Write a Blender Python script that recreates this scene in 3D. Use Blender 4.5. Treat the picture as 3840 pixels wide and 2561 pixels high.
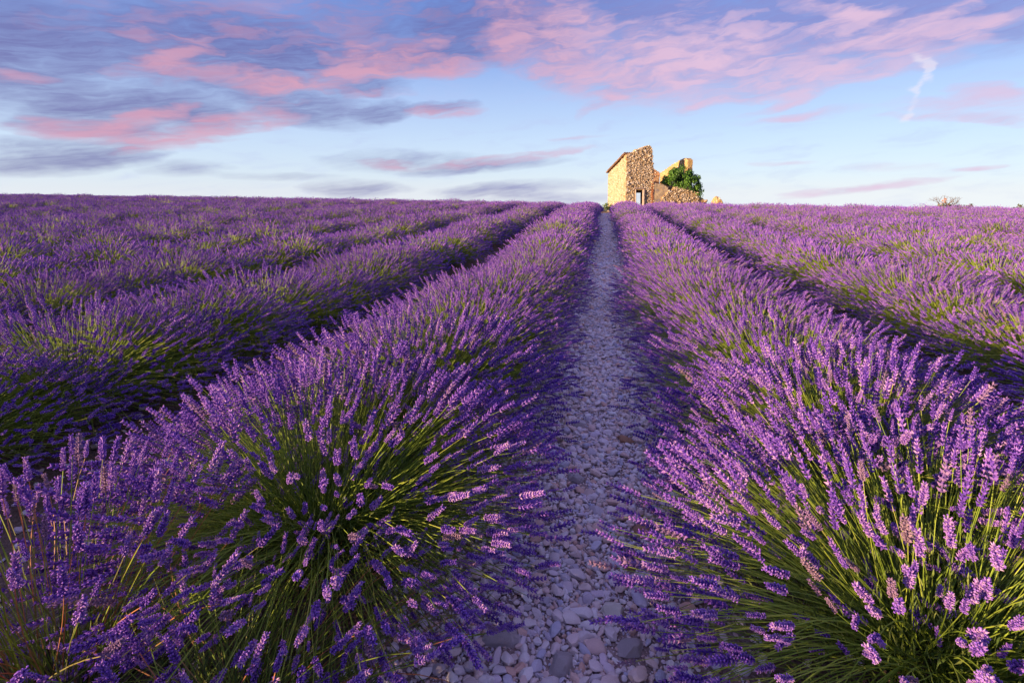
import bpy, bmesh, math, random
import numpy as np
from mathutils import Vector, Matrix, Quaternion, noise as mnoise

for o in list(bpy.data.objects):
    bpy.data.objects.remove(o, do_unlink=True)
scene = bpy.context.scene
COL = scene.collection
R = math.radians

# ------------------------------------------------------------------ camera
cam_d = bpy.data.cameras.new('camera')
cam = bpy.data.objects.new('camera', cam_d)
COL.objects.link(cam)
cam.location = (0, 0, 1.40)
cam.rotation_euler = (R(90 - 5.0), 0, R(10.4))
cam_d.sensor_width = 36
cam_d.lens = 18.0
cam_d.shift_y = -0.098
cam_d.clip_start = 0.05
cam_d.clip_end = 8000
scene.camera = cam

# ------------------------------------------------------------------ render / exposure
scene.render.engine = 'CYCLES'
scene.cycles.adaptive_threshold = 0.02
scene.cycles.max_bounces = 4
scene.cycles.diffuse_bounces = 2
scene.cycles.glossy_bounces = 2
scene.cycles.transmission_bounces = 3
scene.cycles.transparent_max_bounces = 4
scene.cycles.caustics_reflective = False
scene.cycles.caustics_refractive = False
scene.view_settings.view_transform = 'Standard'
scene.view_settings.look = 'None'
scene.view_settings.gamma = 1
scene.view_settings.use_curve_mapping = False
scene.view_settings.exposure = 1.42

# ------------------------------------------------------------------ sun and sky
SUN_AZ = -129.0          # compass style, 0 = +Y (row direction), negative = towards -X
SUN_EL = 9.5
SKY_STRENGTH = 0.10
SUN_STRENGTH = 5.0
sd = Vector((math.sin(R(SUN_AZ)) * math.cos(R(SUN_EL)), math.cos(R(SUN_AZ)) * math.cos(R(SUN_EL)), math.sin(R(SUN_EL))))
sun_d = bpy.data.lights.new('sun', 'SUN')
sun_d.energy = SUN_STRENGTH
sun_d.angle = R(0.6)
sun_d.color = (1.0, 0.68, 0.40)
sun = bpy.data.objects.new('sun', sun_d)
sun.rotation_euler = (-sd).to_track_quat('-Z', 'Y').to_euler()
sun.location = sd * 60
COL.objects.link(sun)

# clouds: azimuth, elevation, half sizes (degrees), tilt, strength
CLOUD_G = [
    (-50.66,12.74,12.77,5.43,10.3,0.45), (-35.88,13.41,17.72,5.47,6.1,0.35), (-18.64,17.18,21.09,4.75,7.3,0.4), (13.04,14.82,22.42,5.46,1.9,0.35), (28.35,14.36,13.27,3.89,-5.9,0.4),
    (-53.62,11.22,5.38,6.4,10.2,0.75), (-39.58,13.94,10.85,4.2,3.4,0.8), (-20.52,14.49,10.48,1.37,4.4,0.75), (-26.0,11.3,5.43,1.09,3.1,0.5), (-31.91,13.4,7.95,2.35,15.1,0.35),
    (-11.6,17.76,11.56,4.28,5.3,0.6), (-49.59,7.18,5.58,2.16,13.8,0.85), (-43.67,8.12,5.3,2.13,0.2,0.75), (-46.68,5.78,4.67,0.87,4.2,0.8), (-42.0,7.49,5.5,1.46,-5.5,0.7),
    (-32.47,8.99,10.1,2.15,-4.4,0.65), (-48.62,3.7,5.75,1.55,2.9,0.6), (-53.39,2.54,5.9,1.21,2.4,0.65), (-53.56,4.03,5.4,0.8,3.8,0.35), (-24.05,8.97,3.17,1.44,2.1,0.65),
    (-18.27,9.69,4.93,0.83,4.3,0.6), (-21.16,3.78,10.61,1.51,0.7,0.3), (-13.08,3.23,10.13,0.77,5.1,0.5), (-27.37,0.84,6.22,1.17,0.3,0.4), (-10.67,0.83,9.34,1.11,3.0,0.45),
    (-42.58,2.53,4.25,0.84,1.6,0.25), (-6.78,-0.23,12.7,0.78,0.0,0.35), (-34.75,1.99,7.04,0.5,0.9,0.2), (-7.59,18.15,5.77,2.46,-0.9,0.6), (-5.46,16.03,5.76,2.72,-21.3,0.45),
    (3.65,18.66,11.66,2.73,-10.4,0.75), (14.54,16.39,17.77,3.88,-2.2,0.9), (22.44,15.78,10.61,3.13,-14.6,0.75), (30.81,14.36,6.19,1.95,-6.9,0.65), (28.13,13.22,7.19,0.95,-4.1,0.35),
    (33.2,12.68,2.65,0.74,-3.5,0.6), (18.06,13.08,11.62,2.67,-0.8,0.3),
]
CLOUD_P = [
    (-35.77,16.14,19.75,3.45,7.2,0.18), (15.01,14.21,22.53,4.24,1.5,0.3), (3.79,12.67,12.98,4.63,-3.1,0.3), (-53.24,9.25,2.63,0.97,8.4,0.35), (-43.44,12.67,4.4,3.01,7.9,0.45),
    (-45.45,11.41,4.2,1.06,17.7,0.5), (-37.49,11.46,8.81,1.15,-2.3,0.55), (-34.01,11.09,5.25,1.19,8.7,0.85), (-28.59,12.34,10.63,1.67,12.9,0.95), (-21.92,13.32,9.28,1.55,6.6,0.9),
    (-23.24,15.28,9.17,1.28,7.3,0.8), (-16.82,13.19,4.77,1.1,7.4,0.9), (-25.13,10.69,4.54,0.63,2.7,0.25), (-49.93,6.14,5.0,0.72,-1.0,0.95), (-45.68,6.91,5.59,1.17,18.8,0.9),
    (-41.0,6.24,7.77,1.02,9.6,1.0), (-48.25,4.99,6.55,0.87,-4.2,0.8), (-37.66,7.4,6.07,1.12,8.8,0.7), (-36.07,8.75,5.09,0.9,12.1,0.35), (-46.46,4.08,2.75,0.55,8.0,0.5),
    (-42.8,5.06,5.99,0.43,5.2,0.5), (-17.8,9.29,5.12,1.06,3.2,0.85), (-23.25,3.38,4.67,0.75,-2.2,0.6), (-10.91,4.09,9.8,0.68,7.0,0.95), (-7.83,18.98,8.86,2.49,-10.8,0.7),
    (-7.35,15.85,7.88,3.44,-0.8,0.85), (-4.97,13.44,4.1,2.67,-11.3,0.8), (-10.66,16.93,2.74,1.89,0.0,0.5), (-2.23,18.21,7.37,1.47,-12.5,0.6), (5.96,14.22,12.69,4.65,4.0,0.55),
    (11.05,13.81,16.73,2.34,3.8,0.85), (7.32,12.24,9.41,1.52,10.2,0.6), (1.57,11.25,5.96,1.03,29.7,0.6), (-0.02,10.12,2.68,0.48,23.2,0.5), (19.66,17.02,5.69,0.98,-25.2,0.95),
    (21.77,15.89,2.97,0.58,-17.4,0.8), (26.01,14.18,5.39,1.07,12.0,0.85), (28.33,14.7,3.39,0.73,10.8,0.6), (29.26,13.19,5.36,1.58,-2.4,0.6), (32.41,13.38,3.38,0.93,3.2,0.7),
    (20.63,11.43,12.22,1.66,4.3,0.75), (17.07,10.43,10.92,1.09,3.7,0.7), (14.02,9.79,6.33,0.6,3.6,0.45), (17.86,9.24,6.46,0.65,13.1,0.5), (18.3,7.59,6.96,0.51,3.9,0.5),
    (9.11,9.36,2.47,0.47,11.7,0.35), (30.15,7.39,5.63,1.15,-10.2,0.35), (31.71,8.24,2.68,0.8,-15.3,0.5), (33.12,6.05,2.57,0.55,-10.7,0.6), (29.65,6.56,5.72,0.39,-7.5,0.4),
    (23.86,0.69,7.19,0.43,7.5,0.6), (31.8,2.25,2.11,0.26,3.0,0.55), (20.79,0.42,4.63,0.45,2.7,0.35), (26.02,2.53,3.63,0.56,-1.9,0.15), (17.37,3.16,3.29,0.3,1.3,0.3),
    (-2.54,6.39,3.42,0.33,2.1,0.25),
]
CLOUD_W = [
    (27.6,11.41,1.47,0.57,-46.6,0.9), (28.11,10.64,0.51,1.53,-0.2,0.9), (27.47,9.48,0.43,1.56,-21.2,0.7), (27.01,9.21,0.79,0.39,-6.9,0.7), (27.21,7.78,0.44,1.46,-11.9,0.6),
    (26.84,6.74,0.88,0.54,29.9,0.8),
]


def build_world():
    w = bpy.data.worlds.new('World')
    scene.world = w
    w.use_nodes = True
    w.cycles.sampling_method = 'NONE'      # an even sky needs no importance map
    nt = w.node_tree
    nt.nodes.clear()
    N = nt.nodes.new
    L = nt.links.new
    def m(op, a, b=None, c=None, clamp=False):
        n = N('ShaderNodeMath'); n.operation = op; n.use_clamp = clamp
        for i, v in enumerate((a, b, c)):
            if v is None: continue
            if isinstance(v, (int, float)): n.inputs[i].default_value = v
            else: L(v, n.inputs[i])
        return n.outputs[0]
    def comb(x, y, z=0.0):
        n = N('ShaderNodeCombineXYZ')
        for i, v in enumerate((x, y, z)):
            if isinstance(v, (int, float)): n.inputs[i].default_value = v
            else: L(v, n.inputs[i])
        return n.outputs[0]
    def noise(vec, scale, detail=4, rough=.55, dist=0.0):
        n = N('ShaderNodeTexNoise')
        n.inputs['Scale'].default_value = scale; n.inputs['Detail'].default_value = detail
        n.inputs['Roughness'].default_value = rough; n.inputs['Distortion'].default_value = dist
        L(vec, n.inputs['Vector'])
        return n
    def smooth(v, a, b):
        n = N('ShaderNodeMapRange'); n.interpolation_type = 'SMOOTHSTEP'
        n.inputs['From Min'].default_value = a; n.inputs['From Max'].default_value = b
        L(v, n.inputs['Value']); return n.outputs['Result']
    def mix(f, a, b, kind='MIX'):
        n = N('ShaderNodeMix'); n.data_type = 'RGBA'; n.blend_type = kind
        if isinstance(f, (int, float)): n.inputs[0].default_value = f
        else: L(f, n.inputs[0])
        for i, v in ((6, a), (7, b)):
            if isinstance(v, tuple): n.inputs[i].default_value = (*v, 1)
            else: L(v, n.inputs[i])
        return n.outputs[2]
    tc = N('ShaderNodeTexCoord')
    sep = N('ShaderNodeSeparateXYZ'); L(tc.outputs['Generated'], sep.inputs[0])
    X, Y, Z = sep.outputs
    # sky colour: below the horizon the sky goes on as at the horizon
    up = comb(X, Y, m('MAXIMUM', Z, 0.012))
    sky = N('ShaderNodeTexSky'); sky.sky_type = 'NISHITA'; sky.sun_disc = False
    sky.sun_elevation = R(SUN_EL); sky.sun_rotation = R(SUN_AZ)
    sky.altitude = 600; sky.air_density = 1.0; sky.dust_density = 0.35; sky.ozone_density = 3.0
    L(up, sky.inputs[0])
    base = sky.outputs[0]
    KX = 2 ** -scene.view_settings.exposure / SKY_STRENGTH      # display value -> sky radiance
    el0 = m('MULTIPLY', m('ARCSINE', m('MAXIMUM', m('MINIMUM', Z, 1.0), -1.0)), 57.29578)
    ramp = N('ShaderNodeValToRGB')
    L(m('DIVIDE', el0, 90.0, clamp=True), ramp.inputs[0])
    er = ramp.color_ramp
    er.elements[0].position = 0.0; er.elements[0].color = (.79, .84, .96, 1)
    er.elements[1].position = 1.0; er.elements[1].color = (.31, .42, 1.0, 1)  # zenith lifted above the visible sky, as fill for the shaded path
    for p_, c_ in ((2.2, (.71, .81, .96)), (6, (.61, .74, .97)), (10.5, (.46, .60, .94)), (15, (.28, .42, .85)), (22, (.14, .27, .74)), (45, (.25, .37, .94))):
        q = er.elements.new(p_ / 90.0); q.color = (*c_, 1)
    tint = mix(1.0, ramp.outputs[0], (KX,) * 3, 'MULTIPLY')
    # the sky model at 15 %, carried to saturated evening blue, with added fill brightness overhead
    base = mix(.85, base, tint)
    az = m('MULTIPLY', m('ARCTAN2', X, Y), 57.29578)
    el = m('MULTIPLY', m('ARCSINE', m('MAXIMUM', m('MINIMUM', Z, 1.0), -1.0)), 57.29578)
    # the cloud pattern goes on round the horizon, mirrored every 90 degrees
    azf = m('SUBTRACT', m('PINGPONG', m('ADD', az, 55.3), 89.8), 55.3)
    w1 = noise(comb(m('MULTIPLY', azf, .16), m('MULTIPLY', el, .42)), 1.0, 3, .55)
    s1 = N('ShaderNodeSeparateColor'); L(w1.outputs['Color'], s1.inputs[0])
    w2 = noise(comb(m('MULTIPLY', azf, .40), m('MULTIPLY', el, 1.1), 7.0), 1.0, 3, .5)
    s2 = N('ShaderNodeSeparateColor'); L(w2.outputs['Color'], s2.inputs[0])
    da = m('ADD', m('MULTIPLY', m('SUBTRACT', s1.outputs[0], .5), 6.0), m('MULTIPLY', m('SUBTRACT', s2.outputs[0], .5), 2.0))
    # the warp grows with elevation so that low streaks stay thin
    damp = m('ADD', .25, m('MULTIPLY', smooth(el, 0, 14), .85))
    de = m('MULTIPLY', m('ADD', m('MULTIPLY', m('SUBTRACT', s1.outputs[1], .5), 2.2), m('MULTIPLY', m('SUBTRACT', s2.outputs[1], .5), .8)), damp)
    P = comb(m('ADD', azf, da), m('ADD', el, de))
    P0 = comb(m('ADD', azf, m('MULTIPLY', m('SUBTRACT', s2.outputs[2], .5), 1.2)), m('ADD', el, m('MULTIPLY', m('SUBTRACT', s2.outputs[1], .5), .5)))
    def field(blobs, P=P):
        tot = None
        for (a, e, rx, ry, rot, s) in blobs:
            mp = N('ShaderNodeMapping'); mp.vector_type = 'TEXTURE'
            mp.inputs['Location'].default_value = (a, e, 0)
            mp.inputs['Rotation'].default_value = (0, 0, R(rot))
            mp.inputs['Scale'].default_value = (rx, ry, 1)
            L(P, mp.inputs[0])
            g = N('ShaderNodeTexGradient'); g.gradient_type = 'SPHERICAL'
            L(mp.outputs[0], g.inputs[0])
            tot = m('MULTIPLY', g.outputs['Fac'], s * 1.5) if tot is None else m('MULTIPLY_ADD', g.outputs['Fac'], s * 1.5, tot)
        return tot
    ela = m('SUBTRACT', m('ADD', el, m('MULTIPLY', de, 1.3)), m('MULTIPLY', azf, .09))       # streaks tilt a little, rising to +X
    elb = m('SUBTRACT', m('ADD', el, m('MULTIPLY', de, .6)), m('MULTIPLY', azf, .16))
    streak = noise(comb(m('MULTIPLY', m('ADD', azf, da), .20), m('MULTIPLY', ela, .85), 3.0), 1.0, 5, .52, .2).outputs['Fac']
    fine = noise(comb(m('MULTIPLY', azf, .34), m('MULTIPLY', elb, 3.0), 11.0), 1.0, 6, .56, .6).outputs['Fac']
    tex = m('ADD', m('MULTIPLY', streak, .88), m('MULTIPLY', fine, .12))
    mod = m('MAXIMUM', m('ADD', -.42, m('MULTIPLY', tex, 2.8)), 0.0)
    veil = m('MULTIPLY', smooth(streak, .46, .80), .30)
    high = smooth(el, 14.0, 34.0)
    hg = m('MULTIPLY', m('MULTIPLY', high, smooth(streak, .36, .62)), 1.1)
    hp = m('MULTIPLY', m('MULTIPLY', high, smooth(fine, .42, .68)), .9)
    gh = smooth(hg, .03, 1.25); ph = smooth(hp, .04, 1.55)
    fg = m('MULTIPLY', field(CLOUD_G), 1.45)
    fp = m('MULTIPLY', field(CLOUD_P), 1.32)
    # where the two lie over each other the streaks decide which one shows
    def soft(v, k):           # soft saturation, so that thick cloud keeps its texture
        return m('SUBTRACT', 1.0, m('POWER', 2.71828, m('MULTIPLY', v, -k)))
    fib = m('ADD', .80, m('MULTIPLY', smooth(fine, .32, .68), .20))
    fib2 = m('ADD', .28, m('MULTIPLY', smooth(tex, .30, .62), .72))
    g_ = m('MULTIPLY', soft(m('MULTIPLY', m('ADD', m('ADD', fg, m('MULTIPLY', fp, .30)), hg), mod), 1.25), fib)
    bite = m('MULTIPLY', fg, m('MULTIPLY', smooth(streak, .60, .36), .28))
    p_ = m('MULTIPLY', soft(m('MAXIMUM', m('MULTIPLY', m('SUBTRACT', m('ADD', fp, hp), bite), mod), 0.0), 1.15), fib2)
    w_ = smooth(m('MULTIPLY', field(CLOUD_W, P0), m('ADD', .1, m('MULTIPLY', fine, 1.6))), .12, 1.2)
    K = KX
    # paler, higher cloud towards +X where the sky is clearer
    lite = smooth(azf, -22.0, 14.0)
    grey = mix(lite, (.145 * K, .135 * K, .38 * K), (.27 * K, .28 * K, .62 * K))
    pink = mix(lite, (.78 * K, .40 * K, .52 * K), (.88 * K, .60 * K, .76 * K))
    c = mix(veil, base, (.50 * K, .56 * K, .88 * K))
    c = mix(m('MULTIPLY', g_, .85), c, grey)
    c = mix(m('MULTIPLY', p_, .80), c, pink)
    c = mix(m('MULTIPLY', w_, .5), c, (.92 * K, .86 * K, .95 * K))
    # two backgrounds: the cloud pattern lies low, so only low rays need it
    top = mix(m('MULTIPLY', gh, .85), mix(veil, base, (.50 * K, .56 * K, .88 * K)), (.52 * K, .46 * K, .88 * K))  # unseen high cloud, made brighter to throw fill light on the path
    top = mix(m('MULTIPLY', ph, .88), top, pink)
    def back(col):
        bg = N('ShaderNodeBackground'); bg.inputs['Strength'].default_value = SKY_STRENGTH
        L(col, bg.inputs[0]); return bg.outputs[0]
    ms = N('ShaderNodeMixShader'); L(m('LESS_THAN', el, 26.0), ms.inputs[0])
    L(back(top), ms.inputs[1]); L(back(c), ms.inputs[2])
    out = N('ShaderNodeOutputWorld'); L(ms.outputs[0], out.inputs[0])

build_world()

# ------------------------------------------------------------------ helpers
rng = np.random.default_rng(7)
random.seed(7)

def tag(o, label=None, cat=None, group=None, kind=None):
    if label: o['label'] = label
    if cat: o['category'] = cat
    if group: o['group'] = group
    if kind: o['kind'] = kind
    return o

def empty(name, loc=(0, 0, 0), rz=0.0):
    o = bpy.data.objects.new(name, None)
    COL.objects.link(o)
    o.location = loc
    o.rotation_euler = (0, 0, rz)
    o.empty_display_size = .1
    return o

def link(name, me, parent=None, mat4=None):
    o = bpy.data.objects.new(name, me)
    COL.objects.link(o)
    if parent is not None: o.parent = parent
    if mat4 is not None: o.matrix_local = mat4
    return o

def mesh_tris(name, V, F, mats, tint=None, midx=None, smooth=False):
    V = np.asarray(V, dtype=np.float32).reshape(-1, 3)
    F = np.asarray(F, dtype=np.int32).reshape(-1, 3)
    me = bpy.data.meshes.new(name)
    me.vertices.add(len(V)); me.vertices.foreach_set('co', V.ravel())
    me.loops.add(F.size); me.loops.foreach_set('vertex_index', F.ravel())
    me.polygons.add(len(F))
    me.polygons.foreach_set('loop_start', np.arange(0, F.size, 3, dtype=np.int32))
    if midx is not None: me.polygons.foreach_set('material_index', np.asarray(midx, dtype=np.int32))
    me.polygons.foreach_set('use_smooth', np.full(len(F), smooth, dtype=bool))
    for mt in mats: me.materials.append(mt)
    if tint is not None:
        a = me.attributes.new('tint', 'FLOAT_COLOR', 'POINT')
        t = np.zeros((len(V), 4), dtype=np.float32); t[:, 3] = 1; t[:, :tint.shape[1]] = tint
        a.data.foreach_set('color', t.ravel())
    me.update(calc_edges=True)
    me.validate()
    return me

def bm_mesh(name, bm, mats, smooth=False):
    me = bpy.data.meshes.new(name)
    bmesh.ops.recalc_face_normals(bm, faces=bm.faces[:])
    bm.to_mesh(me); bm.free()
    for mt in (mats if isinstance(mats, (list, tuple)) else [mats]): me.materials.append(mt)
    if smooth: me.polygons.foreach_set('use_smooth', np.ones(len(me.polygons), dtype=bool))
    return me

def sstep(a, b, x):
    t = np.clip((x - a) / (b - a), 0, 1)
    return t * t * (3 - 2 * t)

# ------------------------------------------------------------------ materials
class NT:
    def __init__(s, name):
        s.m = bpy.data.materials.new(name); s.m.use_nodes = True
        s.nt = s.m.node_tree; s.nt.nodes.clear()
        s.out = s.N('ShaderNodeOutputMaterial')
    def N(s, t): return s.nt.nodes.new(t)
    def L(s, a, b): s.nt.links.new(a, b)
    def ramp(s, fac, stops, interp='LINEAR'):
        n = s.N('ShaderNodeValToRGB'); e = n.color_ramp; e.interpolation = interp
        e.elements[0].position, e.elements[0].color = stops[0][0], (*stops[0][1], 1)
        e.elements[1].position, e.elements[1].color = stops[-1][0], (*stops[-1][1], 1)
        for p, c in stops[1:-1]:
            q = e.elements.new(p); q.color = (*c, 1)
        if fac is not None: s.L(fac, n.inputs[0])
        return n.outputs[0]
    def noise(s, scale, detail=4, rough=.55, vec=None, dist=0):
        n = s.N('ShaderNodeTexNoise'); n.inputs['Scale'].default_value = scale
        n.inputs['Detail'].default_value = detail; n.inputs['Roughness'].default_value = rough
        n.inputs['Distortion'].default_value = dist
        if vec is not None: s.L(vec, n.inputs['Vector'])
        return n
    def mix(s, f, a, b, kind='MIX'):
        n = s.N('ShaderNodeMix'); n.data_type = 'RGBA'; n.blend_type = kind
        for i, v in ((0, f), (6, a), (7, b)):
            if isinstance(v, (int, float)): n.inputs[i].default_value = v
            elif isinstance(v, tuple): n.inputs[i].default_value = (*v, 1)
            else: s.L(v, n.inputs[i])
        return n.outputs[2]
    def math(s, op, a, b=0.0):
        n = s.N('ShaderNodeMath'); n.operation = op
        for i, v in ((0, a), (1, b)):
            if isinstance(v, (int, float)): n.inputs[i].default_value = v
            else: s.L(v, n.inputs[i])
        return n.outputs[0]
    def attr(s, name):
        n = s.N('ShaderNodeAttribute'); n.attribute_name = name
        q = s.N('ShaderNodeSeparateColor'); s.L(n.outputs['Color'], q.inputs[0])
        return q.outputs
    def bsdf(s, col, rough=.7, spec=.3, bump=None, bump_s=.3, bump_d=.01):
        b = s.N('ShaderNodeBsdfPrincipled')
        if isinstance(col, tuple): b.inputs['Base Color'].default_value = (*col, 1)
        else: s.L(col, b.inputs['Base Color'])
        b.inputs['Roughness'].default_value = rough
        b.inputs['Specular IOR Level'].default_value = spec
        if bump is not None:
            q = s.N('ShaderNodeBump'); q.inputs['Strength'].default_value = bump_s; q.inputs['Distance'].default_value = bump_d
            s.L(bump, q.inputs['Height']); s.L(q.outputs[0], b.inputs['Normal'])
        return b.outputs[0]
    def leaf(s, col, trans=.3, rough=.6, spec=.25):
        b = s.bsdf(col, rough, spec)
        t = s.N('ShaderNodeBsdfTranslucent'); s.L(col, t.inputs[0])
        x = s.N('ShaderNodeMixShader'); x.inputs[0].default_value = trans
        s.L(b, x.inputs[1]); s.L(t.outputs[0], x.inputs[2])
        return x.outputs[0]
    def done(s, sh):
        s.L(sh, s.out.inputs[0]); return s.m

def obj_random(t):
    return t.N('ShaderNodeObjectInfo').outputs['Random']

def mat_flower():
    t = NT('lavender_flower')
    a = t.attr('tint')
    c = t.ramp(a[0], [(0, (.05, .02, .21)), (.3, (.13, .052, .41)), (.6, (.31, .15, .51)), (1, (.64, .42, .58))])
    c2 = t.mix(t.math('MULTIPLY', a[1], .8), c, (.24, .10, .62))
    c2 = t.mix(a[2], c2, (.24, .17, .15))      # faded, dry heads
    # each plant a little bluer or pinker than the next
    c3 = t.mix(t.math('MULTIPLY', obj_random(t), .30), c2, (.25, .11, .42))
    return t.done(t.leaf(c3, .15, .75, .12))

def mat_stem(name, stops, trans=.25):
    t = NT(name)
    a = t.attr('tint')
    c = t.ramp(a[0], stops)
    return t.done(t.leaf(c, trans, .55, .3))

M_FLOWER = mat_flower()
M_STEM = mat_stem('lavender_stem', [(0, (.11, .18, .022)), (.5, (.22, .32, .036)), (.85, (.34, .41, .06)), (1, (.47, .42, .12))])
M_STEM_DRY = mat_stem('dry_lavender_stem', [(0, (.12, .17, .03)), (.4, (.26, .22, .07)), (.7, (.44, .19, .08)), (1, (.52, .22, .11))])
M_LEAF = mat_stem('lavender_leaf', [(0, (.06, .105, .026)), (.6, (.13, .19, .042)), (1, (.23, .28, .07))], .2)

def mat_wood(name='woody_base_bark', c0=(.045, .032, .024), c1=(.14, .11, .085)):
    t = NT(name)
    n = t.noise(60, 5, .6)
    c = t.ramp(n.outputs['Fac'], [(.3, c0), (.75, c1)])
    return t.done(t.bsdf(c, .9, .1, n.outputs['Fac'], .6, .01))
M_WOOD = mat_wood()

def mat_soil(name, a, b, c_, scale, grit=((.25, .18, .16), (.42, .32, .29), (.60, .52, .50))):
    t = NT(name)
    geo = t.N('ShaderNodeNewGeometry')
    n1 = t.noise(1.3, 5, .6, geo.outputs['Position'])
    n2 = t.noise(scale, 6, .7, geo.outputs['Position'])
    v = t.N('ShaderNodeTexVoronoi'); v.inputs['Scale'].default_value = 85; t.L(geo.outputs['Position'], v.inputs['Vector'])
    c = t.ramp(n2.outputs['Fac'], [(.28, a), (.55, b), (.8, c_)])
    grit_c = t.ramp(v.outputs['Color'], [(0, grit[0]), (.5, grit[1]), (1, grit[2])])
    c = t.mix(t.math('MULTIPLY', t.ramp(n1.outputs['Fac'], [(.35, (0, 0, 0)), (.65, (1, 1, 1))]), .55), c, grit_c)
    h = t.math('ADD', t.math('MULTIPLY', v.outputs['Distance'], -1.2), n2.outputs['Fac'])
    return t.done(t.bsdf(c, .95, .1, h, .8, .012))
M_GROUND = mat_soil('field_soil', (.10, .062, .046), (.16, .105, .08), (.23, .16, .125), 14, ((.10, .07, .055), (.18, .13, .105), (.30, .23, .19)))
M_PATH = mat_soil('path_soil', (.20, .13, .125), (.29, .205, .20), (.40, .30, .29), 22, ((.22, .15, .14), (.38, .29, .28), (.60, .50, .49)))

def mat_stone(name, stops, bump=.35, scale=30):
    t = NT(name)
    tc = t.N('ShaderNodeTexCoord')
    n = t.noise(scale, 6, .65, tc.outputs['Object'])
    n2 = t.noise(scale * .25, 3, .5, tc.outputs['Object'])
    base = t.ramp(obj_random(t), stops)
    c = t.mix(t.math('MULTIPLY', n.outputs['Fac'], .9), base, (.30, .24, .21), 'MULTIPLY')
    c = t.mix(.55, base, t.mix(n2.outputs['Fac'], c, base))
    sp = t.ramp(n.outputs['Fac'], [(.35, (.78, .74, .73)), (.6, (1, 1, 1))])
    c = t.mix(.8, c, sp, 'MULTIPLY')
    return t.done(t.bsdf(c, .85, .25, n.outputs['Fac'], bump, .01))
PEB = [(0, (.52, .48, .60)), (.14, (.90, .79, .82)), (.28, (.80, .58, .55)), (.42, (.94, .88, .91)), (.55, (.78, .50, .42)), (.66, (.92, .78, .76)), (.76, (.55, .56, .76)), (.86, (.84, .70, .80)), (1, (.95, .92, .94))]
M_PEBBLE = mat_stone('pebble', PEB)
M_STONE_WHITE = mat_stone('white_stone', [(0, (.72, .68, .62)), (1, (.80, .76, .72))], .2)
M_STONE_BROWN = mat_stone('brown_stone', [(0, (.40, .22, .14)), (1, (.46, .27, .19))], .4)
M_STONE_GREY = mat_stone('grey_stone', [(0, (.66, .59, .64)), (1, (.78, .70, .73))], .9)

# ------------------------------------------------------------------ terrain
def gz(x, y):
    x = np.asarray(x, dtype=float); y = np.asarray(y, dtype=float)
    z = -0.0135 * np.clip(x, -70, 70) * sstep(2, 38, y)
    z = z + .38 * sstep(5, 27, y) - .46 * sstep(27, 46, y)      # the field swells to a low crest
    t = np.maximum(y - 50, 0); z = z - np.where(t < 20, .0015 * t * t, .6 + .06 * (t - 20))
    t = np.maximum(np.abs(x) - 72, 0); z = z - np.where(t < 20, .0015 * t * t, .6 + .06 * (t - 20))
    return z

def gzs(x, y): return float(gz(x, y))

def cx(y):            # gentle bend of the rows close to the camera
    return -.14 * (1 - sstep(.8, 3.2, np.asarray(y, dtype=float))) + .02 * np.sin(np.asarray(y, dtype=float) * .21)

def axis_steps(a, b, fine0, fine1, step):
    far = lambda s: [s * q for q in (80, 110, 160, 240, 400, 700, 1200, 2000, 3000)]
    mid = list(np.arange(fine0, fine1 + 1e-6, step))
    lo = sorted(q for q in far(-1) if q < fine0 - 5); hi = sorted(q for q in far(1) if q > fine1 + 5)
    return np.array(lo + mid + hi)

def ground():
    xs = axis_steps(0, 0, -74, 74, 2.0); ys = axis_steps(0, 0, -10, 74, 2.0)
    XX, YY = np.meshgrid(xs, ys)
    ZZ = gz(XX, YY)
    V = np.stack([XX, YY, ZZ], -1).reshape(-1, 3)
    nx, ny = len(xs), len(ys)
    i, j = np.meshgrid(np.arange(nx - 1), np.arange(ny - 1))
    a = (j * nx + i).ravel()
    F = np.concatenate([np.stack([a, a + 1, a + nx + 1], 1), np.stack([a, a + nx + 1, a + nx], 1)])
    o = link('ground', mesh_tris('ground', V, F, [M_GROUND], smooth=True))
    tag(o, kind='structure')
ground()

def path_z(x, y):
    u = x - (float(cx(y)) - .02)
    if abs(u) >= .62: return gzs(x, y)
    n = mnoise.noise(Vector((x * 4, y * 4, 3))) * .012 + mnoise.noise(Vector((x * 13, y * 13, 9))) * .005
    return gzs(x, y) + .006 + (n + .012) * max(0, 1 - (abs(u) / .62) ** 4)

def path():
    ys = np.concatenate([np.arange(-1, 12, .1), np.arange(12, 45, .5)])
    us = np.linspace(-.62, .62, 25)
    V = []
    for y in ys:
        for u in us:
            x = float(cx(y)) - .02 + u
            V.append((x, y, path_z(x, y) if abs(u) < .61 else gzs(x, y) + .006))
    n = len(us); F = []
    for j in range(len(ys) - 1):
        for i in range(n - 1):
            a = j * n + i
            F += [(a, a + 1, a + n + 1), (a, a + n + 1, a + n)]
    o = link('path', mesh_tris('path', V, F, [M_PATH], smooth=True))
    return tag(o, kind='structure')
PATH = path()

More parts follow.
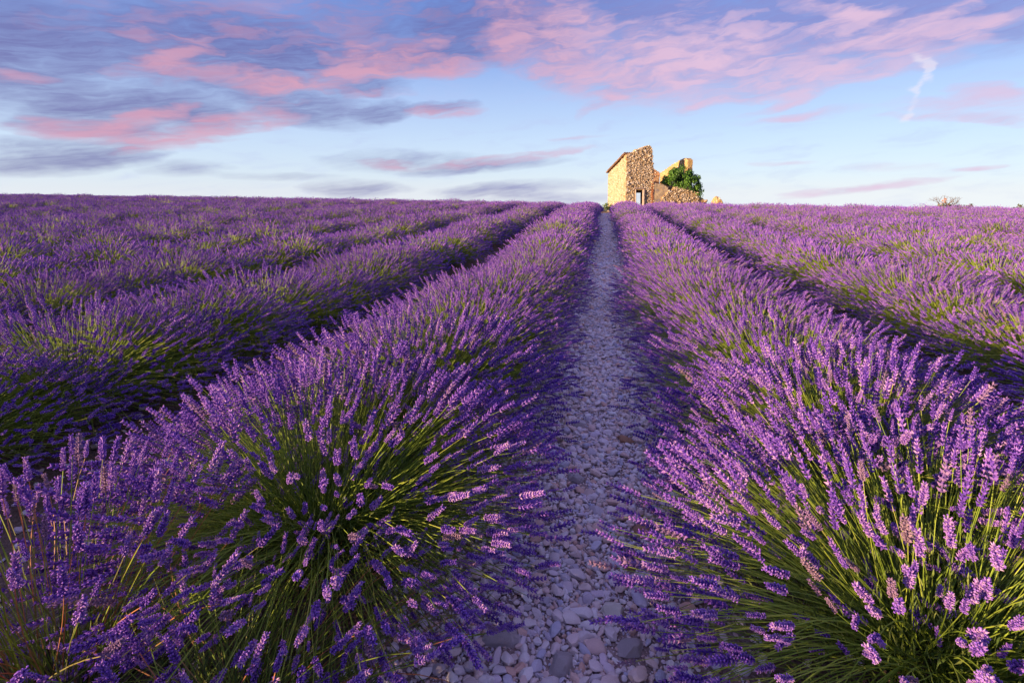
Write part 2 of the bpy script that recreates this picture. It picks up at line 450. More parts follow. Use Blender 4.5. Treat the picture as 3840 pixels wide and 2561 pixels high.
# ------------------------------------------------------------------ geometry-node scatter for uncountable stuff
def scatter(name, pts, rots, scales, idx, protos, parent=None):
    c = bpy.data.collections.new(name + '_shapes')
    for k, me in enumerate(protos):
        c.objects.link(bpy.data.objects.new('%s_shape_%02d' % (name, k), me))
    me = bpy.data.meshes.new(name)
    n = len(pts)
    me.vertices.add(n); me.vertices.foreach_set('co', np.asarray(pts, np.float32).ravel())
    a = me.attributes.new('rot', 'FLOAT_VECTOR', 'POINT'); a.data.foreach_set('vector', np.asarray(rots, np.float32).ravel())
    a = me.attributes.new('scl', 'FLOAT_VECTOR', 'POINT'); a.data.foreach_set('vector', np.asarray(scales, np.float32).ravel())
    a = me.attributes.new('pick', 'INT', 'POINT'); a.data.foreach_set('value', np.asarray(idx, np.int32))
    me.update()
    o = link(name, me, parent)
    ng = bpy.data.node_groups.new(name + '_scatter', 'GeometryNodeTree')
    ng.interface.new_socket('Geometry', in_out='INPUT', socket_type='NodeSocketGeometry')
    ng.interface.new_socket('Geometry', in_out='OUTPUT', socket_type='NodeSocketGeometry')
    N = ng.nodes.new; L = ng.links.new
    gi = N('NodeGroupInput'); go = N('NodeGroupOutput')
    ci = N('GeometryNodeCollectionInfo'); ci.inputs['Collection'].default_value = c
    ci.inputs['Separate Children'].default_value = True; ci.inputs['Reset Children'].default_value = True
    ip = N('GeometryNodeInstanceOnPoints'); ip.inputs['Pick Instance'].default_value = True
    def at(nm, ty):
        q = N('GeometryNodeInputNamedAttribute'); q.data_type = ty; q.inputs['Name'].default_value = nm
        return q.outputs[0]
    e2r = N('FunctionNodeEulerToRotation'); L(at('rot', 'FLOAT_VECTOR'), e2r.inputs[0])
    L(gi.outputs[0], ip.inputs['Points']); L(ci.outputs[0], ip.inputs['Instance'])
    L(at('pick', 'INT'), ip.inputs['Instance Index'])
    L(e2r.outputs[0], ip.inputs['Rotation']); L(at('scl', 'FLOAT_VECTOR'), ip.inputs['Scale'])
    L(ip.outputs[0], go.inputs[0])
    md = o.modifiers.new('scatter', 'NODES'); md.node_group = ng
    return o

# ------------------------------------------------------------------ stones
def stone_mesh(name, seed, mat, sub=2, angular=.0):
    bm = bmesh.new(); bmesh.ops.create_icosphere(bm, subdivisions=sub, radius=1)
    r = random.Random(seed)
    off = Vector((r.uniform(-50, 50), r.uniform(-50, 50), r.uniform(-50, 50)))
    sx, sy, sz = r.uniform(.85, 1.25), r.uniform(.66, .95), r.uniform(.50, .80)
    cuts = [(Vector((r.gauss(0, 1), r.gauss(0, 1), r.gauss(0, 1))).normalized(), r.uniform(.50, .86)) for _ in range(int(angular))]
    for v in bm.verts:
        p = v.co.copy()
        for n, d in cuts:
            e = p.dot(n)
            if e > d: p -= n * (e - d) * .97
        k = 1 + .24 * mnoise.noise(v.co * 1.1 + off) + .09 * mnoise.noise(v.co * 2.7 + off)
        v.co = Vector((p.x * sx * k, p.y * sy * k, p.z * sz * k))
    me = bm_mesh(name, bm, mat, smooth=True)
    me.set_sharp_from_angle(angle=R(28))
    return me
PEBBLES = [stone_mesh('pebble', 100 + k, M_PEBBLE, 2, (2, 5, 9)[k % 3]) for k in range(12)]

SPECIAL = [  # a few stones of their own look: x, y, half length, turn, mesh
    (.045, 1.62, .042, -.35, stone_mesh('stone', 1, M_STONE_WHITE, 3, 4)),
    (.175, 2.05, .052, .6, stone_mesh('stone', 2, M_STONE_BROWN, 3, 6)),
    (.115, 1.87, .044, 1.2, stone_mesh('stone', 3, M_STONE_BROWN, 3, 2)),
    (.095, 1.49, .050, .4, stone_mesh('stone', 4, M_STONE_GREY, 3, 7)),
    (-.115, 1.40, .040, 1.0, stone_mesh('stone', 5, M_STONE_GREY, 3, 4)),
    (-.14, 3.02, .050, 0.0, stone_mesh('stone', 6, M_STONE_GREY, 3, 4)),
    (-.12, 2.42, .050, .3, stone_mesh('stone', 7, M_STONE_GREY, 3, 3)),
    (.13, 2.86, .048, -.5, stone_mesh('stone', 8, M_STONE_BROWN, 3, 5)),
    (-.30, 1.45, .050, .2, stone_mesh('stone', 9, M_STONE_GREY, 3, 6)),
]

def stones():
    taken = []
    for x, y, s, a, me in SPECIAL:
        o = link('stone', me, PATH)
        o.location = (x, y, path_z(x, y) + s * .12); o.rotation_euler = (random.uniform(-.15, .15), random.uniform(-.15, .15), a); o.scale = (s,) * 3
        taken.append((x, y, s))
    cand = []
    n = 0
    while n < 60000 and len(cand) < 40000:      # near and middle gravel
        n += 1
        y = 1.15 + (8.5 - 1.15) * rng.random() ** 1.2
        u = rng.normal(0, .26)
        if abs(u) > .60: continue
        s = float(np.clip(.0078 * np.exp(rng.normal(0, .52)), .0038, .029))
        x = float(cx(y)) - .02 + u
        if any((x - a) ** 2 + (y - b) ** 2 < (c * .9 + s) ** 2 for a, b, c in taken): continue
        cand.append((x, y, s))
    # pack: the large ones first, no two large ones through each other
    cand.sort(key=lambda q: -q[2])
    grid = {}
    keep = []
    for x, y, s in cand:
        k = (int(x / .06), int(y / .06)); ok = True
        for i in (-1, 0, 1):
            for j in (-1, 0, 1):
                for (a, b, c) in grid.get((k[0] + i, k[1] + j), ()):
                    if (x - a) ** 2 + (y - b) ** 2 < ((s + c) * .60) ** 2: ok = False
        if ok:
            grid.setdefault(k, []).append((x, y, s)); keep.append((x, y, s))
    show = sorted(keep, key=lambda q: -q[2] / (q[1] ** 1.6 + .5))
    for x, y, s in show[:291]:
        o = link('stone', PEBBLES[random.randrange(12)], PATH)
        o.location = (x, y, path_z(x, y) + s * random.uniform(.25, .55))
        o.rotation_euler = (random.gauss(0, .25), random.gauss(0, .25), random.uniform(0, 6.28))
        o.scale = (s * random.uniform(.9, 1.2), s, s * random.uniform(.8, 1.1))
    pts = []; rot = []; scl = []; idx = []
    def add(x, y, s):
        pts.append((x, y, path_z(x, y) + s * (.2 + .45 * rng.random()))); rot.append((rng.normal(0, .3), rng.normal(0, .3), rng.random() * 6.28))
        scl.append((s, s * (.8 + .4 * rng.random()), s * (.8 + .4 * rng.random()))); idx.append(rng.integers(12))
    for q in show[291:]: add(*q)
    for _ in range(26000):                         # fine grit
        y = 1.1 + 5.0 * rng.random() ** 1.3
        u = rng.normal(0, .30)
        if abs(u) < .64: add(float(cx(y)) - .02 + u, y, .0026 + .0046 * rng.random() ** 2)
    for _ in range(22000):                         # towards the crest
        y = 7.5 + 36 * rng.random() ** 1.5
        u = rng.normal(0, .27)
        if abs(u) < .6: add(float(cx(y)) - .02 + u, y, float(np.clip(.014 * np.exp(rng.normal(0, .45)), .006, .045)))
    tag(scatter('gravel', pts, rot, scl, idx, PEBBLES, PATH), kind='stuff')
    # loose stones between and under the other rows
    pts.clear(); rot.clear(); scl.clear(); idx.clear()
    for _ in range(7000):
        y = .6 + 8 * rng.random() ** 1.4
        x = rng.uniform(-5, 5)
        if abs(x - float(cx(y))) < .55: continue
        add(x, y, float(np.clip(.010 * np.exp(rng.normal(0, .55)), .004, .04)))
    tag(scatter('field_gravel', pts, rot, scl, idx, PEBBLES), 'loose pale stones lying on the soil between the lavender rows', 'gravel', kind='stuff')
stones()

# ------------------------------------------------------------------ lavender
OCT_V = np.array([(1, 0, 0), (-1, 0, 0), (0, 1, 0), (0, -1, 0), (0, 0, 1), (0, 0, -1)], float)
OCT_F = np.array([(0, 2, 4), (2, 1, 4), (1, 3, 4), (3, 0, 4), (2, 0, 5), (1, 2, 5), (3, 1, 5), (0, 3, 5)])

def frames(d):
    """rotation matrices whose z column is d (N,3)"""
    d = d / np.linalg.norm(d, axis=1, keepdims=True)
    a = np.where(np.abs(d[:, 2:3]) < .9, np.array([[0, 0, 1.]]), np.array([[1., 0, 0]]))
    x = np.cross(a, d); x /= np.linalg.norm(x, axis=1, keepdims=True)
    y = np.cross(d, x)
    return np.stack([x, y, d], 2)

PYR_V = np.array([(1, 0, -.2), (0, 1, -.2), (-1, 0, -.2), (0, -1, -.2), (0, 0, 1)], float)
PYR_F = np.array([(0, 1, 4), (1, 2, 4), (2, 3, 4), (3, 0, 4)])

def head_shape(lod, r):
    """a flower spike of unit length along z: whorls of florets; returns V, F, tint"""
    V = []; F = []; T = []; nv = 0
    def octa(c, d, L_, W_, t0, t1):
        nonlocal nv
        M = frames(np.array([d]))[0]
        if lod == 1 and L_ < .9:
            v = (PYR_V * (W_ * 1.1, W_ * 1.1, L_ * .5)) @ M.T + c
            V.append(v); F.append(PYR_F + nv); nv += 5
            tt = np.zeros((5, 2)); tt[:, 0] = t0 - .12; tt[:, 1] = t1; tt[4, 0] = min(1, t0 + .2)
        else:
            v = (OCT_V * (W_, W_, L_ * .5)) @ M.T + c
            V.append(v); F.append(OCT_F + nv); nv += 6
            tt = np.zeros((6, 2)); tt[:, 0] = t0; tt[:, 1] = t1; tt[4, 0] = min(1, t0 + .22); tt[5, 0] = max(0, t0 - .3)
        T.append(np.clip(tt, 0, 1))
    if lod < 2:
        W = [9, 6][lod]; P = [8, 5][lod]
        ts = np.concatenate([[0.03], np.linspace(.2, .93, W - 1)]) if r.random() < .6 else np.linspace(.06, .93, W)
        for i, t in enumerate(ts):
            rad = .088 * (1 - .45 * max(0, t - .35) / .65) * (.8 if i == 0 else 1)
            n = P if t < .85 else P - 2
            ph = r.random() * 6.28
            for k in range(n):
                a = ph + 6.2832 * k / n + r.normal(0, .15)
                up = .55 + .7 * t
                d = np.array([math.cos(a), math.sin(a), up]); d /= np.linalg.norm(d)
                c = np.array([math.cos(a) * rad * .75, math.sin(a) * rad * .75, t + r.normal(0, .012)]) + d * .015
                b = r.random()
                octa(c, d, (.155 + .06 * b) * (1.0 if lod == 0 else 1.25), (.031 if lod == 0 else .050) * (.85 + .3 * r.random()), .08 + .85 * b, 0)
                if r.random() < (.42 if lod == 0 else .25):     # an open corolla
                    d2 = d + np.array([0, 0, -.45]); octa(c + d * .08, d2, .065, .036, .55 + .4 * r.random(), .5 + .5 * r.random())
        octa(np.array([0, 0, .5]), np.array([0, 0, 1.]), 1.0, .05, .1, 0)
    else:
        S = 4; zs = np.array([0, .12, .24, .36, .5, .62, .75, .88, 1.04])
        rr = np.array([.02, .09, .065, .12, .08, .11, .07, .075, .0])
        ring = []
        for i, (z, q) in enumerate(zip(zs, rr)):
            for k in range(S):
                a = 6.2832 * (k + .5 * (i % 2)) / S
                w = q * (.8 + .45 * r.random())
                V.append(np.array([[math.cos(a) * w, math.sin(a) * w, z + r.normal(0, .02)]]))
                b = r.random(); T.append(np.array([[.2 + .65 * b * (1 if i % 2 else .6), .45 if r.random() < .2 else 0]]))
        for i in range(len(zs) - 1):
            for k in range(S):
                a = i * S + k; b = i * S + (k + 1) % S
                F.append(np.array([(a, b, b + S), (a, b + S, a + S)]))
    Vv = np.concatenate(V)
    if lod < 2: Vv[:, :2] *= .86
    return Vv, np.concatenate(F), np.concatenate(T)

HEADS = [[head_shape(l, np.random.default_rng(40 + 10 * l + k)) for k in range(n)] for l, n in ((0, 8), (1, 5), (2, 5))]

def stalks(n, r, a=.70, c=.64, tmax=87, upright=0.0, hl=(.043, .076), lean=(0, 0), base=.2, z0=.12, face=None, openness=.6):
    """n flower stalks of one bush in its own frame"""
    ct = r.uniform(math.cos(R(tmax)), 1, n)
    th = np.arccos(ct) * (1 - upright * .55)
    thin = r.random(n) < sstep(0, R(22), th) * .75 + .25
    th = np.where(thin, th, R(25) + (R(tmax) - R(25)) * r.random(n) * (1 - upright * .55))
    az = r.uniform(0, 6.2832, n)
    ca, sa = np.cos(az), np.sin(az)
    if face is not None:      # the bush stands open on one side: fewer stalks there
        off = np.abs((az - face + math.pi) % (2 * math.pi) - math.pi)
        mv = (off < .9) & (th > R(12)) & (th < R(62)) & (r.random(n) < openness)
        az = np.where(mv, face + (1.0 + 2.1 * r.random(n)) * np.where(r.random(n) < .5, -1, 1), az)
    ca, sa = np.cos(az), np.sin(az)
    j = r.normal(1, .085, n).clip(.72, 1.16)
    rb = base * np.sqrt(r.random(n)) * (.35 + .65 * np.sin(th))
    az0 = az + r.normal(0, .35, n)
    P0 = np.stack([np.cos(az0) * rb, np.sin(az0) * rb, z0 + .07 * r.random(n)], 1)
    P2 = np.stack([ca * np.sin(th) * a * j, sa * np.sin(th) * a * j, z0 * .8 + np.cos(th) * (c - z0) * j], 1)
    P2[:, 0] += lean[0] * np.cos(th); P2[:, 1] += lean[1] * np.cos(th)
    P2[:, 2] += .05 * np.sin(th) ** 2 * r.normal(.6, .6, n)
    D = P2 - P0; Ln = np.linalg.norm(D, axis=1, keepdims=True)
    up = np.zeros_like(D); up[:, 2] = 1
    P1 = P0 + D * .5 + up * Ln * (.05 + .09 * np.sin(th)[:, None]) * r.normal(1, .45, (n, 1)) + r.normal(0, .018, (n, 3))
    tan = P2 - P1
    tan /= np.linalg.norm(tan, axis=1, keepdims=True)
    tan = tan + up * (.12 + .35 * r.random((n, 1)) * np.sin(th)[:, None]) + r.normal(0, .09, (n, 3))
    tan /= np.linalg.norm(tan, axis=1, keepdims=True)
    ln = r.uniform(hl[0], hl[1], n) * np.where(r.random(n) < .12, .62, 1)
    return dict(P0=P0, P1=P1, P2=P2, tan=tan, ln=ln, tint=r.random(n), th=th)

def stem_arrays(S, sel, seg, rad, r, dry=0.0):
    P0, P1, P2 = S['P0'][sel], S['P1'][sel], S['P2'][sel]
    n = len(P0)
    t = np.linspace(0, 1, seg + 1)[None, :, None]
    C = (1 - t) ** 2 * P0[:, None] + 2 * t * (1 - t) * P1[:, None] + t * t * P2[:, None]
    M = frames(P2 - P0)
    rr = rad * (1.15 - .35 * np.linspace(0, 1, seg + 1))
    ring = []
    for k in range(3):
        a = 2.0944 * k
        o = M[:, :, 0] * math.cos(a) + M[:, :, 1] * math.sin(a)
        ring.append(C + o[:, None] * rr[None, :, None])
    V = np.stack(ring, 2)                     # n, seg+1, 3, 3
    per = (seg + 1) * 3
    f = []
    for s in range(seg):
        for k in range(3):
            a = s * 3 + k; b = s * 3 + (k + 1) % 3
            f += [(a, b, b + 3), (a, b + 3, a + 3)]
    F = (np.array(f)[None] + (np.arange(n) * per)[:, None, None]).reshape(-1, 3)
    T = np.zeros((n, seg + 1, 3, 2))
    T[..., 0] = np.clip(S['tint'][sel][:, None, None] * .75 + .25 * np.linspace(0, 1, seg + 1)[None, :, None] - .05, 0, 1)
    return V.reshape(-1, 3), F, T.reshape(-1, 2)

def head_arrays(S, sel, lod, r, fat=1.0):
    P, D, ln = S['P2'][sel], S['tan'][sel], S['ln'][sel]
    n = len(P); which = r.integers(0, len(HEADS[lod]), n)
    M = frames(D); sp = r.uniform(0, 6.2832, n)
    cs, sn = np.cos(sp), np.sin(sp)
    X = M[:, :, 0] * cs[:, None] + M[:, :, 1] * sn[:, None]; Y = np.cross(M[:, :, 2], X)
    M = np.stack([X * fat, Y * fat, M[:, :, 2]], 2)
    Vs = []; Fs = []; Ts = []; off = 0
    for w, (v, f, t) in enumerate(HEADS[lod]):
        q = np.where(which == w)[0]
        if not len(q): continue
        A = np.einsum('nij,vj->nvi', M[q] * ln[q][:, None, None], v) + P[q][:, None]
        Vs.append(A.reshape(-1, 3))
        Fs.append((f[None] + (off + np.arange(len(q)) * len(v))[:, None, None]).reshape(-1, 3))
        tt = np.repeat(t[None], len(q), 0).copy()
        tt[..., 0] = np.clip(tt[..., 0] * .8 + (S['tint'][sel][q][:, None] - .4) * .45, 0, 1)
        fade = np.where(r.random(len(q)) < .06, r.uniform(.4, .9, len(q)), 0)
        tt = np.concatenate([tt, np.repeat(fade[:, None, None], tt.shape[1], 1)], 2)
        Ts.append(tt.reshape(-1, 3)); off += len(q) * len(v)
    return np.concatenate(Vs), np.concatenate(Fs), np.concatenate(Ts)

def leaf_arrays(n, r, rx=.46, h=.40, L_=(.03, .06), w=.0022, z0=.05):
    th = np.arccos(r.uniform(.05, 1, n)); az = r.uniform(0, 6.2832, n)
    k = .45 + .55 * r.random(n) ** .5
    d = np.stack([np.sin(th) * np.cos(az), np.sin(th) * np.sin(az), np.cos(th)], 1)
    P = d * np.stack([rx * k, rx * k, h * k], 1); P[:, 2] += z0
    D = d + r.normal(0, .42, (n, 3)) + np.array([0, 0, .55]); D /= np.linalg.norm(D, axis=1, keepdims=True)
    M = frames(D); ln = r.uniform(*L_, n)[:, None]
    sp = r.uniform(0, 6.28, n)[:, None]
    side = M[:, :, 0] * np.cos(sp) + M[:, :, 1] * np.sin(sp)
    bend = np.cross(D, side)
    A = np.stack([P, P + D * ln * .5 + side * w + bend * ln * .05, P + D * ln * .5 - side * w + bend * ln * .05, P + D * ln - bend * ln * .04], 1)
    F = (np.array([(0, 1, 2), (1, 3, 2)])[None] + (np.arange(n) * 4)[:, None, None]).reshape(-1, 3)
    T = np.zeros((n, 4, 2)); T[..., 0] = r.random(n)[:, None]
    return A.reshape(-1, 3), F, T.reshape(-1, 2)

def base_mesh(name, r, rx=.2, h=.15):
    """woody foot: a bundle of short crooked branches"""
    n = 26
    az = r.uniform(0, 6.28, n); q = rx * np.sqrt(r.random(n))
    P0 = np.stack([np.cos(az) * q * .45, np.sin(az) * q * .45, np.full(n, -.03)], 1)
    P2 = np.stack([np.cos(az) * (q + .04), np.sin(az) * (q + .04), h * (.75 + .5 * r.random(n))], 1)
    S = dict(P0=P0, P1=(P0 + P2) / 2 + r.normal(0, .02, (n, 3)), P2=P2, tint=r.random(n))
    V, F, T = stem_arrays(S, slice(None), 3, .009, r)
    return mesh_tris(name, V, F, [M_WOOD], T)

def bush_meshes(lod, seed, n, leaves, **kw):
    r = np.random.default_rng(seed)
    S = stalks(n, r, **kw)
    al = slice(None)
    seg, rad = ((5, .0012), (4, .0013), (2, .0022))[lod]
    return (base_mesh('woody_base', r),
            _tm('foliage', leaf_arrays(leaves, r, L_=(.03, .055) if lod < 2 else (.06, .11), w=.0024 if lod < 2 else .006), M_LEAF),
            _tm('stem', stem_arrays(S, al, seg, rad, r), M_STEM),
            _tm('blossom', head_arrays(S, al, lod, r, 1.0 if lod < 2 else 1.15), M_FLOWER))

def _tm(name, vft, mat):
    return mesh_tris(name, vft[0], vft[1], [mat], vft[2])

PARTS = ('woody_base', 'foliage', 'stem', 'blossom')
LOD1 = [bush_meshes(1, 500 + k, (1250, 1100, 1320, 900, 1200)[k], 3000, lean=(.03, .02), a=.78, c=.655, tmax=84) for k in range(5)]
LOD2 = [bush_meshes(2, 600 + k, (980, 840, 1040, 560, 900)[k], 620, lean=(.03, .02), a=.72, c=.655, tmax=82) for k in range(5)]

def joined(parts, name):
    """one mesh of a whole bush for the far rows"""
    Vs = []; Fs = []; Ts = []; Ms = []; off = 0
    mats = [M_WOOD, M_LEAF, M_STEM, M_FLOWER]
    for k, me in enumerate(parts):
        n = len(me.vertices); v = np.empty(n * 3, np.float32); me.vertices.foreach_get('co', v)
        f = np.empty(len(me.loops), np.int32); me.loops.foreach_get('vertex_index', f)
        t = np.empty(n * 4, np.float32); me.attributes['tint'].data.foreach_get('color', t)
        Vs.append(v.reshape(-1, 3)); Fs.append(f.reshape(-1, 3) + off); Ts.append(t.reshape(-1, 4)); Ms.append(np.full(len(f) // 3, k)); off += n
    return mesh_tris(name, np.concatenate(Vs), np.concatenate(Fs), mats, np.concatenate(Ts), np.concatenate(Ms))

# rows: x of the row axis, counted outward from the stony path
ROW_L = [-1.06, -3.15] + [-3.15 - 2.05 * k for k in range(1, 33)]
ROW_R = [1.05, 3.02] + [3.02 + 2.05 * k for k in range(1, 22)]
ORD = ['first', 'second', 'third', 'fourth', 'fifth', 'sixth', 'seventh', 'eighth', 'ninth', 'tenth', 'eleventh', 'twelfth', 'thirteenth', 'fourteenth', 'fifteenth', 'sixteenth']
CAMV = np.array(cam.location)
YAW = R(10.4)
FW = np.array([-math.sin(YAW), math.cos(YAW)]); RT = np.array([math.cos(YAW), math.sin(YAW)])

def in_view(x, y, pad=.8):
    d = x * FW[0] + y * FW[1]; s = x * RT[0] + y * RT[1]
    return d > .6 and abs(s) < d * 1.0 * 1.04 + pad

spots = []            # (distance, side, row number, order in row, x, y, in view)
for side, rows in (('left', ROW_L), ('right', ROW_R)):
    for k, x0 in enumerate(rows):
        rr = np.random.default_rng(900 + k + (50 if side == 'right' else 0))
        y = {('left', 0): 1.70, ('right', 0): 1.52, ('right', 1): .75, ('left', 1): .15}.get((side, k), rr.uniform(-.4, .4))
        end = 41.2 + rr.uniform(-.4, .4)
        while y < end:
            if side == 'left' and k == 0 and y < 3: x = x0 + (.03 if y < 2 else 0)
            else: x = x0 + float(cx(y)) + rr.normal(0, .05)
            spots.append([math.hypot(x, y), side, k, 0, x, y, in_view(x, y)])
            y += rr.uniform(.74, .90) if y < 12 else rr.uniform(.64, .84)
seen = sorted([s for s in spots if s[6]], key=lambda s: s[0])
for k, x0 in ((0, -1.12), (1, -3.2), (2, -5.2)):
    for y in (-.15, -.95, -1.75, -2.55):
        if k == 0 or y < -.4: spots.append([math.hypot(x0, y), 'left', k, 0, x0, y, False])  # row bushes added out of view behind the camera to shade the path
rest_unseen = [s for s in spots if not s[6] and s[0] < 7 and s[5] > -3]
count = {}
for s in sorted(seen, key=lambda s: s[5]):
    key = (s[1], s[2]); count[key] = count.get(key, 0) + 1; s[3] = count[key]
single = seen[:296]
print('bushes in view', len(seen), 'built singly', len(single))

def bush_label(side, k, n):
    row = '%s row %s of the stony path' % (ORD[min(k, 15)], side)
    if k == 0 and n == 1:
        return ('full lavender bush with green stems fanned open, behind the sparse dry-stemmed bush' if side == 'left'
                else 'big lavender bush with bright green centre, nearest on the right of the stony path')
    if n <= 12:
        return '%s lavender bush from the camera in the %s' % (ORD[n - 1], row)
    return 'lavender bush merged into the %s, beyond its twelfth bush' % row

def near_bush(name, S, x, y, rz, label, leaves, r, stem_mat=M_STEM, limit=300, head_lod=0, sc=1.0, dry=None, leaf_kw={}):
    """a bush whose flower stalks are parts of their own"""
    t = empty(name, (x, y, gzs(x, y)), rz); t.scale = (sc,) * 3
    tag(t, label, 'lavender', 'lavender bushes planted in rows')
    link('woody_base', base_mesh('woody_base', r), t)
    tag(link('foliage', _tm('foliage', leaf_arrays(leaves, r, **leaf_kw), M_LEAF), t), kind='stuff')
    n = len(S['P0'])
    W = Matrix.Translation((x, y, gzs(x, y))) @ Matrix.Rotation(rz, 4, 'Z') @ Matrix.Scale(sc, 4)
    tips = np.array([W @ Vector(p) for p in S['P2']])
    order = np.argsort(np.linalg.norm(tips - CAMV, axis=1))
    own = order[:limit]; others = order[limit:]
    for i in own:
        V, F, T = stem_arrays(S, slice(i, i + 1), 6, .0013, r)
        o0 = S['P0'][i]
        st = link('flower_stalk', mesh_tris('flower_stalk', V - o0, F, [dry[i] if dry is not None else stem_mat], T), t)
        st.location = o0
        h = link('flower_head', NEAR_HEADS[r.integers(len(NEAR_HEADS))], st)
        M = Matrix(frames(S['tan'][i:i + 1])[0].tolist()).to_4x4() @ Matrix.Rotation(r.uniform(0, 6.28), 4, 'Z')
        h.matrix_local = Matrix.Translation(Vector(S['P2'][i] - o0)) @ M @ Matrix.Scale(S['ln'][i], 4)
    if len(others):
        tag(link('stem', _tm('stem', stem_arrays(S, others, 4, .0012, r), stem_mat), t), kind='stuff')
        tag(link('blossom', _tm('blossom', head_arrays(S, others, 1, r), M_FLOWER), t), kind='stuff')
    return t

NEAR_HEADS = []
for k, (v, f, tt) in enumerate(HEADS[0]):
    for q in (0, .22):
        t2 = tt.copy(); t2[:, 0] = np.clip(t2[:, 0] * .8 + q, 0, 1)
        for fade in ((0, .75) if k == 3 and q else (0,)):
            t3 = np.concatenate([t2, np.full((len(t2), 1), fade)], 1)
            NEAR_HEADS.append(mesh_tris('flower_head', v, f, [M_FLOWER], t3))

near_keys = {('left', 0, 1), ('right', 0, 1), ('left', 0, 2), ('right', 0, 2)}
for s in single:
    d, side, k, n, x, y, _ = s
    r = np.random.default_rng(int(1000 + k * 77 + n * 13 + (5 if side == 'right' else 0)))
    if (side, k, n) in near_keys:
        S = stalks(1500 if n == 1 else 1400, r, a=.82, c=.68 if side == 'left' else .65, tmax=79, lean=(.03, .05), hl=(.050, .094), face=math.atan2(-y, -x) if n == 1 else None, openness=.34 if side == 'left' else .25)
        if n == 1:
            S2 = stalks(420, r, a=.76, c=.34, tmax=86, hl=(.045, .08), base=.26, z0=.08)
            S = {q: np.concatenate([S[q], S2[q]]) for q in S}
        near_bush('lavender_bush', S, x, y, 0.0, bush_label(side, k, n), 5200, r, leaf_kw=dict(rx=.52, h=.36, w=.0024))
        continue
    t = empty('lavender_bush', (x, y, gzs(x, y)), r.uniform(0, 6.28))
    q = r.uniform(.88, 1.08); wide = 1.06 if k == 0 else 1.0
    tall = 1.06 if k == 0 and side == 'left' else 1.0
    if k >= 1: wide = 1.0
    if k == 1: wide = (1.10 if side == 'left' else 1.0) if d < 6 else 1.0
    t.scale = (q * wide, q * wide, q * tall * r.uniform(.92, 1.08))
    tag(t, bush_label(side, k, n), 'lavender', 'lavender bushes planted in rows' if n <= 12 else 'lavender bushes far along the %s row %s of the path' % (ORD[min(k, 15)], side))
    var = LOD1[r.integers(5)] if d < 7.5 else LOD2[r.integers(5)]
    for nm, me in zip(PARTS, var):
        o = link(nm, me, t)
        if nm != 'woody_base': o['kind'] = 'stuff'

# two small bushes in the corner closest to the camera
r = np.random.default_rng(77)
S = stalks(165, r, a=.52, c=.64, tmax=74, upright=.42, hl=(.055, .095), base=.17, lean=(.03, .03))
dry = [M_STEM_DRY if r.random() < .6 else M_STEM for _ in range(165)]
near_bush('lavender_bush', S, -1.36, 1.00, 0, 'sparse small lavender bush with orange dried stems, in front of the first left row', 900, r, limit=300, dry=dry, leaf_kw=dict(rx=.24, h=.2))
S = stalks(230, r, a=.60, c=.40, tmax=86, upright=.0, hl=(.046, .08), base=.17, lean=(.10, .03))
dry = [M_STEM_DRY if r.random() < .35 else M_STEM for _ in range(230)]
near_bush('lavender_bush', S, -.84, .98, 0, 'low shaded lavender bush with pale straw stems leaning over the path edge at the bottom', 2200, r, limit=300, dry=dry, leaf_kw=dict(rx=.34, h=.2))

# the rest of the field, past the single bushes, and the unseen shading bushes
FAR = [joined(p, 'lavender_field_bush') for p in LOD2]
pts = []; rot = []; scl = []; idx = []
rr = np.random.default_rng(5)
for s in seen[296:] + rest_unseen:
    x, y = s[4], s[5]; q = rr.uniform(.86, 1.1)
    pts.append((x, y, gzs(x, y))); rot.append((0, 0, rr.uniform(0, 6.28))); scl.append((q, q, q * rr.uniform(.93, 1.08))); idx.append(rr.integers(5))
o = scatter('lavender_field', pts, rot, scl, idx, FAR)
tag(o, 'distant rows of purple lavender running up to the crest, and unseen shading bushes near the camera', 'lavender', kind='stuff')

# ------------------------------------------------------------------ the ruin
def mat_masonry(name, mortar, stones, scale, crack=.10, bump=.7, patch=None):
    t = NT(name)
    tc = t.N('ShaderNodeTexCoord')
    P = tc.outputs['Object']
    wv = t.noise(3.0, 3, .6, P)
    v = t.N('ShaderNodeTexVoronoi'); v.inputs['Scale'].default_value = scale; t.L(P, v.inputs['Vector'])
    e = t.N('ShaderNodeTexVoronoi'); e.feature = 'DISTANCE_TO_EDGE'; e.inputs['Scale'].default_value = scale; t.L(P, e.inputs['Vector'])
    sc = t.N('ShaderNodeSeparateColor'); t.L(v.outputs['Color'], sc.inputs[0])
    c = t.ramp(sc.outputs[0], stones)
    edge = t.ramp(e.outputs['Distance'], [(crack * .4, (1, 1, 1)), (crack, (0, 0, 0))])
    n = t.noise(26, 5, .65, P)
    c = t.mix(edge, c, mortar)
    if patch: c = t.mix(t.ramp(wv.outputs['Fac'], [(.47, (0, 0, 0)), (.56, (1, 1, 1))]), c, patch)
    c = t.mix(.65, c, t.ramp(n.outputs['Fac'], [(.3, (.55, .5, .45)), (.65, (1, 1, 1))]), 'MULTIPLY')
    h = t.math('ADD', t.math('MULTIPLY', n.outputs['Fac'], .4), t.math('MINIMUM', t.math('MULTIPLY', e.outputs['Distance'], 2.0), .5))
    return t.done(t.bsdf(c, .95, .1, h, bump, .05))
M_GABLE = mat_masonry('lime_rendered_rubble', (0.436, 0.351, 0.231), [(0, (0.351, 0.266, 0.168)), (.5, (0.464, 0.379, 0.260)), (1, (0.519, 0.442, 0.323))], 6.5, .12, .6, (0.464, 0.372, 0.246))
M_FACADE = mat_masonry('pebble_mortar', (0.360, 0.243, 0.108), [(0, (0.324, 0.225, 0.108)), (.5, (0.450, 0.324, 0.162)), (1, (0.378, 0.252, 0.117))], 7.0, .10)
